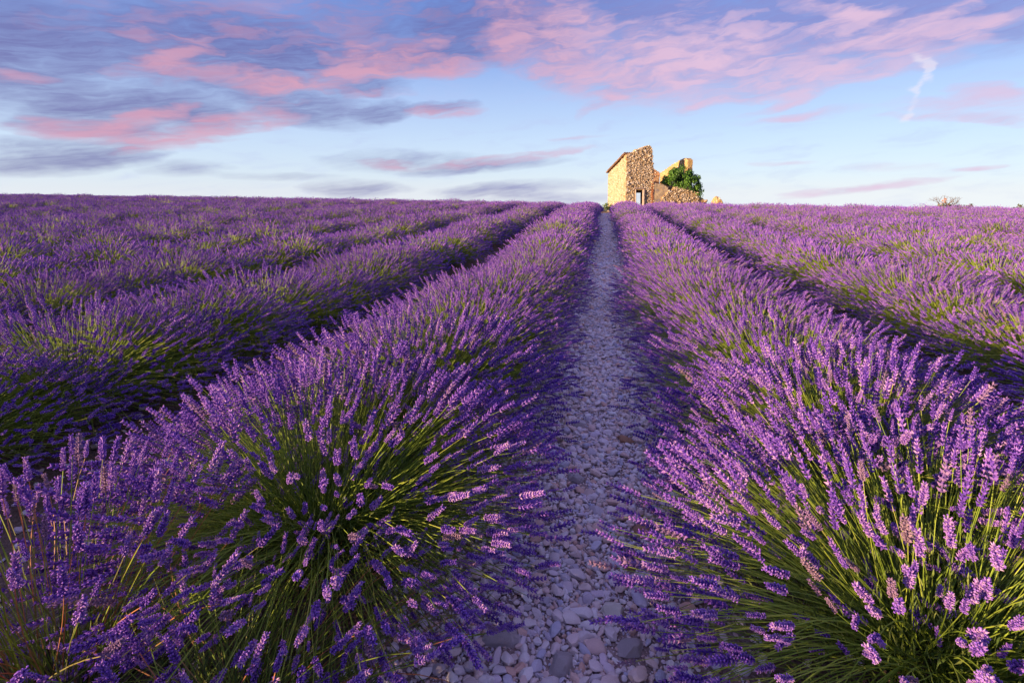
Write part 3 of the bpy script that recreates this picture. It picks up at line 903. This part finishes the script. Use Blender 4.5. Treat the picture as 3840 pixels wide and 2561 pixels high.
M_PLASTER = mat_masonry('stained_plaster', (0.430, 0.257, 0.140), [(0, (0.414, 0.232, 0.132)), (.5, (0.497, 0.331, 0.199)), (1, (0.546, 0.414, 0.274))], 2.6, .03, .5, (0.481, 0.282, 0.166))
M_OCHRE = mat_masonry('ochre_render', (0.436, 0.295, 0.126), [(0, (0.407, 0.266, 0.113)), (.5, (0.477, 0.337, 0.155)), (1, (0.506, 0.379, 0.196))], 5.0, .08, .6, (0.464, 0.323, 0.140))
M_PALE = mat_masonry('pale_render', (0.436, 0.337, 0.211), [(0, (0.436, 0.323, 0.196)), (.6, (0.491, 0.393, 0.266)), (1, (0.253, 0.231, 0.239))], 2.2, .05, .5, (0.477, 0.379, 0.239))
M_JAMB = mat_masonry('door_jamb_stone', (0.398, 0.315, 0.265), [(0, (0.381, 0.298, 0.248)), (1, (0.481, 0.398, 0.347))], 5, .05)
M_QUOIN = mat_masonry('red_brick_edge', (0.414, 0.216, 0.117), [(0, (0.342, 0.117, 0.050)), (1, (0.432, 0.171, 0.077))], 9, .06)
M_TILE = mat_stone('roof_tile_clay', [(0, (.34, .17, .09)), (.5, (.42, .24, .13)), (1, (.28, .17, .11))], .4, 12)
M_BEAM = mat_wood('old_timber', (.03, .022, .018), (.09, .065, .05))
WST = [(0, (0.594, 0.495, 0.342)), (.2, (0.306, 0.216, 0.126)), (.4, (0.666, 0.594, 0.468)), (.55, (0.450, 0.324, 0.180)), (.7, (0.720, 0.666, 0.567)), (.85, (0.243, 0.180, 0.126)), (1, (0.576, 0.441, 0.261))]
M_WSTONE = mat_stone('wall_stone', WST, .4, 9)
WSTONES = [stone_mesh('wall_stone', 300 + k, M_WSTONE, 1, 3) for k in range(8)]

RUIN = empty('ruined_stone_house', (1.68, 46.5, gzs(1.68, 46.5) - .05), R(22))
tag(RUIN, 'roofless ruined stone farmhouse with pebble facade on the crest behind the lavender', 'ruin')

def wall(name, p, q, thick, prof, mat, holes=(), ds=.14, z0=-.7, wob=.025, seed=0):
    """wall from p to q (local u, v); thick goes to the left of p->q; prof = [(s, z)...] along its length"""
    p = Vector((*p, 0)); q = Vector((*q, 0)); d = (q - p); Ln = d.length; d.normalize()
    nrm = Vector((-d.y, d.x, 0))
    ps = [a for a, _ in prof]; pz = [b for _, b in prof]
    top = lambda s: float(np.interp(s, ps, pz))
    ns = max(2, int(round(Ln / ds))); zmax = max(pz); nz = int(math.ceil((zmax - z0) / ds))
    inc = np.zeros((ns, nz), bool)
    for i in range(ns):
        for j in range(nz):
            s = (i + .5) * Ln / ns; z = z0 + (j + .5) * ds
            inc[i, j] = z < top(s) and not any(a < s < b and c < z < e for a, b, c, e in holes)
    bm = bmesh.new(); cache = {}
    def vert(i, j, k):
        if (i, j, k) in cache: return cache[(i, j, k)]
        s = i * Ln / ns; z = z0 + j * ds
        edge = not all(0 <= a < ns and 0 <= b < nz and inc[a, b] for a in (i - 1, i) for b in (j - 1, j))
        w = Vector((s * 2.3 + seed * 7, z * 2.3, k * 5.0))
        off = mnoise.noise(w) * wob
        # hole edges stay where they are, the broken top follows the profile
        if not any(abs(s - a) < ds and c - ds < z < e + ds or abs(s - b) < ds and c - ds < z < e + ds for a, b, c, e in holes):
            if edge and j > 0:
                z = min(z, top(s)) + mnoise.noise(w * 3.1) * .05
                s += mnoise.noise(w * 2.7 + Vector((9, 9, 9))) * .05
        co = p + d * s + nrm * (k * thick + off) + Vector((0, 0, z))
        cache[(i, j, k)] = bm.verts.new(co); return cache[(i, j, k)]
    def f(*v):
        try: bm.faces.new([vert(*x) for x in v])
        except ValueError: pass
    for i in range(ns):
        for j in range(nz):
            if not inc[i, j]: continue
            f((i, j, 0), (i + 1, j, 0), (i + 1, j + 1, 0), (i, j + 1, 0))
            f((i, j, 1), (i, j + 1, 1), (i + 1, j + 1, 1), (i + 1, j, 1))
            if i == 0 or not inc[i - 1, j]: f((i, j, 0), (i, j + 1, 0), (i, j + 1, 1), (i, j, 1))
            if i == ns - 1 or not inc[i + 1, j]: f((i + 1, j, 0), (i + 1, j, 1), (i + 1, j + 1, 1), (i + 1, j + 1, 0))
            if j == 0 or not inc[i, j - 1]: f((i, j, 0), (i, j, 1), (i + 1, j, 1), (i + 1, j, 0))
            if j == nz - 1 or not inc[i, j + 1]: f((i, j + 1, 0), (i + 1, j + 1, 0), (i + 1, j + 1, 1), (i, j + 1, 1))
    o = link(name, bm_mesh(name, bm, mat), RUIN)
    return o, (p, d, nrm, Ln, top, holes, z0)

def face_stones(parent, info, size, step, rnd, own=0, out=.25, zmin=-.1, smin=0, smax=1e9):
    """stones set in a wall face in rough courses; the first `own` are parts of their own"""
    p, d, nrm, Ln, top, holes, z0 = info
    spots = []
    z = zmin
    while z < 6.3:
        s = rnd.uniform(0, step)
        while s < Ln:
            ss = s + rnd.gauss(0, step * .15); zz = z + rnd.gauss(0, step * .18)
            if smin < ss < smax and 0.03 < ss < Ln - .03 and zz < top(ss) - .02 and not any(a - .08 < ss < b + .08 and c - .05 < zz < e + .08 for a, b, c, e in holes):
                spots.append((ss, zz, size * math.exp(rnd.gauss(0, .28))))
            s += step * rnd.uniform(.8, 1.25)
        z += step * .82
    spots.sort(key=lambda q: -q[2])
    ang = math.atan2(d.y, d.x)
    pts = []; rot = []; scl = []; idx = []
    for n, (s, z, r_) in enumerate(spots):
        co = p + d * s - nrm * (r_ * out - .02) + Vector((0, 0, z))
        ro = (rnd.gauss(0, .25), rnd.gauss(0, .2), ang + rnd.gauss(0, .2)); sc = (r_ * 1.05, r_ * 1.0, r_ * 1.35)
        k = rnd.randrange(8)
        if n < own:
            o = link('stone', WSTONES[k], parent); o.location = co; o.rotation_euler = ro; o.scale = sc
        else:
            pts.append(co); rot.append(ro); scl.append(sc); idx.append(k)
    if pts: tag(scatter('stone_facing', pts, rot, scl, idx, WSTONES, parent), kind='stuff')

rnd = random.Random(21)
LA, WB = 4.1, 2.6
gable, gi_ = wall('gable_wall', (0, LA), (0, 0), .45, [(0, 3.72), (LA, 5.18)], M_GABLE, seed=1, wob=.02)
face_stones(gable, gi_, .07, .20, rnd, 0, .12)
fac, fi_ = wall('pebble_facade', (.003, -.003), (WB, -.003), .5,
    [(0, 5.2), (.35, 5.3), (.62, 5.42), (.95, 5.66), (1.3, 5.76), (1.62, 5.9), (1.9, 5.98), (2.1, 6.1), (2.3, 5.95), (2.42, 5.78), (2.47, 5.5), (2.52, 4.6), (WB, 4.1)],
    M_FACADE, holes=[(.92, 1.62, -1, 2.16)], seed=2)
face_stones(fac, fi_, .064, .118, rnd, 300, .30)
back, bi_ = wall('back_wall', (4.65, 5.75), (6.2, 5.75), .5, [(0, 4.35), (.5, 4.45), (.8, 4.4), (1.55, 3.95)], M_PLASTER, seed=3)
face_stones(back, bi_, .08, .30, rnd, 0, .05)
side, si_ = wall('side_wall', (6.28, 5.85), (6.28, .6), .5, [(0, 3.9), (1.0, 4.15), (2.4, 4.6), (3.9, 4.95), (4.8, 5.08), (5.25, 4.85)], M_OCHRE, seed=4, wob=.05)
face_stones(side, si_, .08, .34, rnd, 0, .05)
stub, fi2 = wall('plaster_wall', (WB + .012, -.08), (4.0, -.08), .4, [(0, 2.75), (.5, 2.65), (.9, 2.6), (1.5, 2.3)], M_PALE, seed=5)
low, li_ = wall('low_wall', (2.85, -.22), (7.1, -.22), .5, [(0, .7), (.4, .95), (.55, 1.5), (.9, 1.72), (1.15, 2.18), (1.45, 2.1), (1.9, 2.45), (2.3, 2.32), (2.8, 2.5), (3.3, 2.28), (3.6, 2.36), (3.75, 2.0), (4.05, 1.9), (4.25, 1.3)], M_FACADE, seed=6, wob=.05)
face_stones(low, li_, .064, .125, rnd, 0, .30)
ret, ri_ = wall('return_wall', (7.6, -.16), (7.6, 2.6), .48, [(0, 1.3), (.6, 1.5), (1.6, 1.2), (2.76, .9)], M_FACADE, seed=7)

# red brick edge of the facade: separate bricks
for k in range(26):
    z = .1 + k * .115
    if z > 2.95: break
    if rnd.random() < .16: continue
    bm = bmesh.new(); bmesh.ops.create_cube(bm, size=1)
    for v in bm.verts: v.co = Vector((v.co.x * (.13 if k % 2 else .19), v.co.y * .22, v.co.z * .095))
    o = link('brick', bm_mesh('brick', bm, M_QUOIN), fac)
    o.location = (WB - .03 - (.03 if k % 2 else .06) + rnd.gauss(0, .012), -.005, z)

# door surround
def box(name, size, loc, mat, parent, bev=.015):
    bm = bmesh.new(); bmesh.ops.create_cube(bm, size=1)
    for v in bm.verts: v.co = Vector((v.co.x * size[0], v.co.y * size[1], v.co.z * size[2])) + Vector((rnd.gauss(0, .006), rnd.gauss(0, .006), rnd.gauss(0, .006)))
    bmesh.ops.bevel(bm, geom=bm.edges[:], offset=bev, segments=1, affect='EDGES')
    o = link(name, bm_mesh(name, bm, mat), parent); o.location = loc; return o
box('door_jamb', (.07, .34, 2.4), (.905, .02, .95), M_JAMB, fac)
box('door_jamb', (.10, .34, 2.4), (1.68, .02, .95), M_JAMB, fac)
box('lintel', (.95, .20, .11), (1.29, .03, 2.25), M_JAMB, fac)
box('timber_beam', (1.25, .26, .36), (1.29, .36, 2.03), M_BEAM, fac)

# remaining strip of the tiled roof along the gable
def tile_mesh():
    bm = bmesh.new(); n = 6; rows = []
    for z_, w in ((0, .11), (.46, .085)):
        rows.append([[bm.verts.new((math.cos(math.pi * k / n) * (w - t), z_, math.sin(math.pi * k / n) * (w - t) * .75)) for k in range(n + 1)] for t in (0, .018)])
    for k in range(n):
        bm.faces.new((rows[0][0][k], rows[0][0][k + 1], rows[1][0][k + 1], rows[1][0][k]))
        bm.faces.new((rows[0][1][k + 1], rows[0][1][k], rows[1][1][k], rows[1][1][k + 1]))
        for e in (0, 1):
            bm.faces.new((rows[e][0][k], rows[e][1][k], rows[e][1][k + 1], rows[e][0][k + 1]))
    for k in (0, n):
        bm.faces.new((rows[0][0][k], rows[1][0][k], rows[1][1][k], rows[0][1][k]))
    return bm_mesh('roof_tile', bm, M_TILE)
pitch = math.atan2(5.18 - 3.72, LA)
bm = bmesh.new(); bmesh.ops.create_cube(bm, size=1)
for v in bm.verts: v.co = Vector((v.co.x * .95, v.co.y * 4.45, v.co.z * .05))
roof = link('roof', bm_mesh('roof', bm, M_TILE), RUIN)
roof.location = (.30, 2.16, 4.53); roof.rotation_euler = (-pitch, 0, 0)
TM = tile_mesh()
for i in range(5):
    for j in range(11):
        if j < 2 and i > 2: continue
        o = link('roof_tile', TM, roof)
        o.location = (-.40 + i * .205, 2.26 - j * .40 - .06, .045 + .008 * (j % 2)); o.rotation_euler = (R(3), 0, R(180) + rnd.gauss(0, .04))

# fallen stones at the foot of the walls
HEAP = empty('rubble_heap', RUIN.matrix_basis @ Vector((7.9, .3, 0)))
tag(HEAP, 'low heap of fallen stones between the ruin and the wall stump', 'rubble')
for k in range(46):
    o = link('stone', WSTONES[rnd.randrange(8)], HEAP)
    a = rnd.uniform(-1.1, 1.0); s = rnd.uniform(.10, .26)
    o.location = (a, rnd.gauss(0, .3), max(0, .85 - .55 * abs(a) + rnd.gauss(0, .22)) * rnd.random() ** .5); o.scale = (s * 1.2, s, s * 1.1); o.rotation_euler = (rnd.uniform(-.5, .5), rnd.uniform(-.5, .5), rnd.uniform(0, 6))
bm = bmesh.new(); bmesh.ops.create_icosphere(bm, subdivisions=3, radius=1)
for v in bm.verts: v.co = Vector((v.co.x * 1.25, v.co.y * .6, v.co.z * .75)) * (1 + .2 * mnoise.noise(v.co * 2.2))
link('core', bm_mesh('core', bm, M_OCHRE), HEAP)
bm = bmesh.new(); bmesh.ops.create_icosphere(bm, subdivisions=4, radius=1)
for v in bm.verts:
    c = v.co.copy(); k = 1 + .16 * mnoise.noise(c * 1.8 + Vector((3, 1, 4))) + .07 * mnoise.noise(c * 5)
    v.co = Vector((c.x * .48 * k * (1 + .06 * c.z), c.y * .36 * k, (abs(c.z) ** .8 * (1 if c.z > 0 else -1)) * .92 * k))
STUMP = empty('wall_stump', (9.45, 47.0, gzs(9.45, 47.0)))
tag(STUMP, 'isolated rounded stump of stone wall standing apart beside the ruin', 'wall stump')
o = link('core', bm_mesh('core', bm, M_OCHRE), STUMP); o.location = (0, 0, .62)
for k in range(70):
    a = rnd.uniform(0, 6.28); z = rnd.uniform(-.1, .9); q = math.sqrt(max(0, 1 - z * z)); s = rnd.uniform(.06, .11)
    o = link('stone', WSTONES[rnd.randrange(8)], STUMP)
    o.location = (math.cos(a) * q * .47, math.sin(a) * q * .35, .62 + z * .95); o.scale = (s,) * 3; o.rotation_euler = (rnd.uniform(0, 6), rnd.uniform(0, 6), 0)

# ------------------------------------------------------------------ trees and shrubs behind the field
def mat_leaf(name, stops, trans=.25):
    t = NT(name); a = t.attr('tint')
    return t.done(t.leaf(t.ramp(a[0], stops), trans, .5, .4))
M_FIG = mat_leaf('fig_leaf', [(0, (.035, .10, .015)), (.6, (.09, .22, .028)), (1, (.20, .34, .05))])
M_ORANGE = mat_leaf('dry_orange_leaf', [(0, (.42, .14, .02)), (1, (.60, .26, .05))])
M_YELLOW = mat_leaf('yellow_green_leaf', [(0, (.05, .07, .012)), (.6, (.13, .13, .02)), (1, (.26, .20, .035))])
M_BARK = mat_wood('bark', (.09, .07, .06), (.24, .19, .16))

def leaves_mesh(name, centres, per, spread, size, mat, r):
    C = np.repeat(np.asarray(centres, float), per, 0); n = len(C)
    g = r.normal(0, 1, (n, 3)); g /= np.linalg.norm(g, axis=1, keepdims=True)
    P = C + g * spread * (r.random((n, 1)) ** .4)
    D = g + np.array([0, 0, .25]) + r.normal(0, .5, (n, 3)); M = frames(D)
    s = size * r.uniform(.6, 1.3, (n, 1)); sd = M[:, :, 0]; up = M[:, :, 1]
    A = np.stack([P - up * s, P + sd * s * .6 + M[:, :, 2] * s * .15, P + up * s, P - sd * s * .6 + M[:, :, 2] * s * .15], 1)
    F = (np.array([(0, 1, 2), (0, 2, 3)])[None] + (np.arange(n) * 4)[:, None, None]).reshape(-1, 3)
    T = np.zeros((n, 4, 2)); T[..., 0] = np.clip(np.repeat(r.random(len(centres)), per) * .5 + r.random(n) * .5, 0, 1)[:, None]
    return mesh_tris(name, A.reshape(-1, 3), F, [mat], T.reshape(-1, 2))

def tubes(name, segs, mat, sides=5):
    V = []; F = []; nv = 0
    for a, b, ra, rb in segs:
        a = np.array(a, float); b = np.array(b, float); M = frames((b - a)[None])[0]
        for c, q in ((a, ra), (b, rb)):
            for k in range(sides):
                t = 6.2832 * k / sides; V.append(c + (M[:, 0] * math.cos(t) + M[:, 1] * math.sin(t)) * q)
        for k in range(sides):
            i = nv + k; j = nv + (k + 1) % sides
            F += [(i, j, j + sides), (i, j + sides, i + sides)]
        nv += 2 * sides
    return mesh_tris(name, np.array(V), np.array(F), [mat], smooth=True)

r = np.random.default_rng(31)
fl = RUIN.matrix_basis @ Vector((5.75, .75, 0))
fig = empty('fig_shrub', fl, R(22))
tag(fig, 'dense dark green shrub sprawling over the low wall of the ruin', 'shrub')
cs = []
for _ in range(130):
    a = r.uniform(0, 6.28); q = math.sqrt(r.random()); x = math.cos(a) * q; z = math.sin(a) * q
    cs.append((x * 1.5 + .02 - .25 * z, -.70 + r.uniform(-.5, .5) * math.sqrt(max(.05, 1 - x * x - z * z)) * 1.2, 2.95 + z * 1.2 - .28 * x))
for _ in range(16):
    cs.append((r.uniform(1.0, 1.55), r.uniform(-1.0, -.4), r.uniform(1.6, 2.5)))
for _ in range(10):
    cs.append((r.uniform(-2.0, -1.2), r.uniform(-.4, .1), r.uniform(2.6, 3.3)))
tag(link('crown', leaves_mesh('crown', cs, 42, .26, .085, M_FIG, r), fig), kind='stuff')
segs = []
for c in cs[::4]:
    m_ = (c[0] * .5, .1, c[2] * .55); segs += [((0, .1, -.2), m_, .06, .04), (m_, c, .035, .012)]
link('trunk', tubes('trunk', segs, M_BARK), fig)

def bare_tree(r):
    segs = []; tips = []
    def grow(p, d, L_, q, n):
        e = p + d * L_
        segs.append((p, e, q, q * .68))
        if n == 0: tips.append(e); return
        for _ in range(2 if r.random() < .75 else 3):
            nd = d + r.normal(0, .48, 3) + np.array([0, 0, .05]); nd /= np.linalg.norm(nd)
            grow(e, nd, L_ * r.uniform(.66, .9), q * .66, n - 1)
    grow(np.array([0., 0, -.6]), np.array([.05, 0, 1.]), .85, .075, 0 + 1)
    for dx in (-1.15, 1.1, -.5, .45, .9):
        grow(np.array([0, 0, .35]), np.array([dx, r.normal(0, .3), .62]) / 1.2, .46, .045, 4)
    return segs, tips
segs, tips = bare_tree(r)
tree = empty('bare_tree', (26.4, 46.0, gzs(26.4, 46.0) + .55))
tree.scale = (.95, .95, .85)
tag(tree, 'small bare twiggy tree with one orange leaf clump on the far right skyline', 'tree')
link('trunk', tubes('trunk', segs, M_BARK, 4), tree)
tag(link('crown', leaves_mesh('crown', [(-.22 + r.normal(0, .10), r.normal(0, .1), 1.05 + r.normal(0, .12)) for _ in range(9)] , 9, .09, .05, M_ORANGE, r), tree), kind='stuff')

def low_shrub(x, y, w, h, label, name='low_shrub', n=40, mat=M_YELLOW):
    t = empty(name, (x, y, gzs(x, y)))
    tag(t, label, 'shrub')
    cs = [(r.uniform(-w, w), r.uniform(-.4, .4), h * (.35 + .65 * r.random()) * (1 - .45 * abs(r.uniform(-1, 1)))) for _ in range(n)]
    tag(link('crown', leaves_mesh('crown', cs, 26, .17, .06, mat, r), t), kind='stuff')
    link('branch', tubes('branch', [((c[0] * .3, 0, -.2), c, .02, .008) for c in cs[::3]], M_BARK), t)
low_shrub(27.1, 46.3, 1.15, 1.35, 'low olive-green shrub at the foot of the bare tree', n=75)
low_shrub(31.9, 46.6, .5, 1.35, 'small olive-green shrub top at the far right edge of the skyline', n=22)
low_shrub(.15, 45.2, .35, .9, 'grey-green weed tuft at the foot of the ruin where the path ends', n=20, mat=M_LEAF)
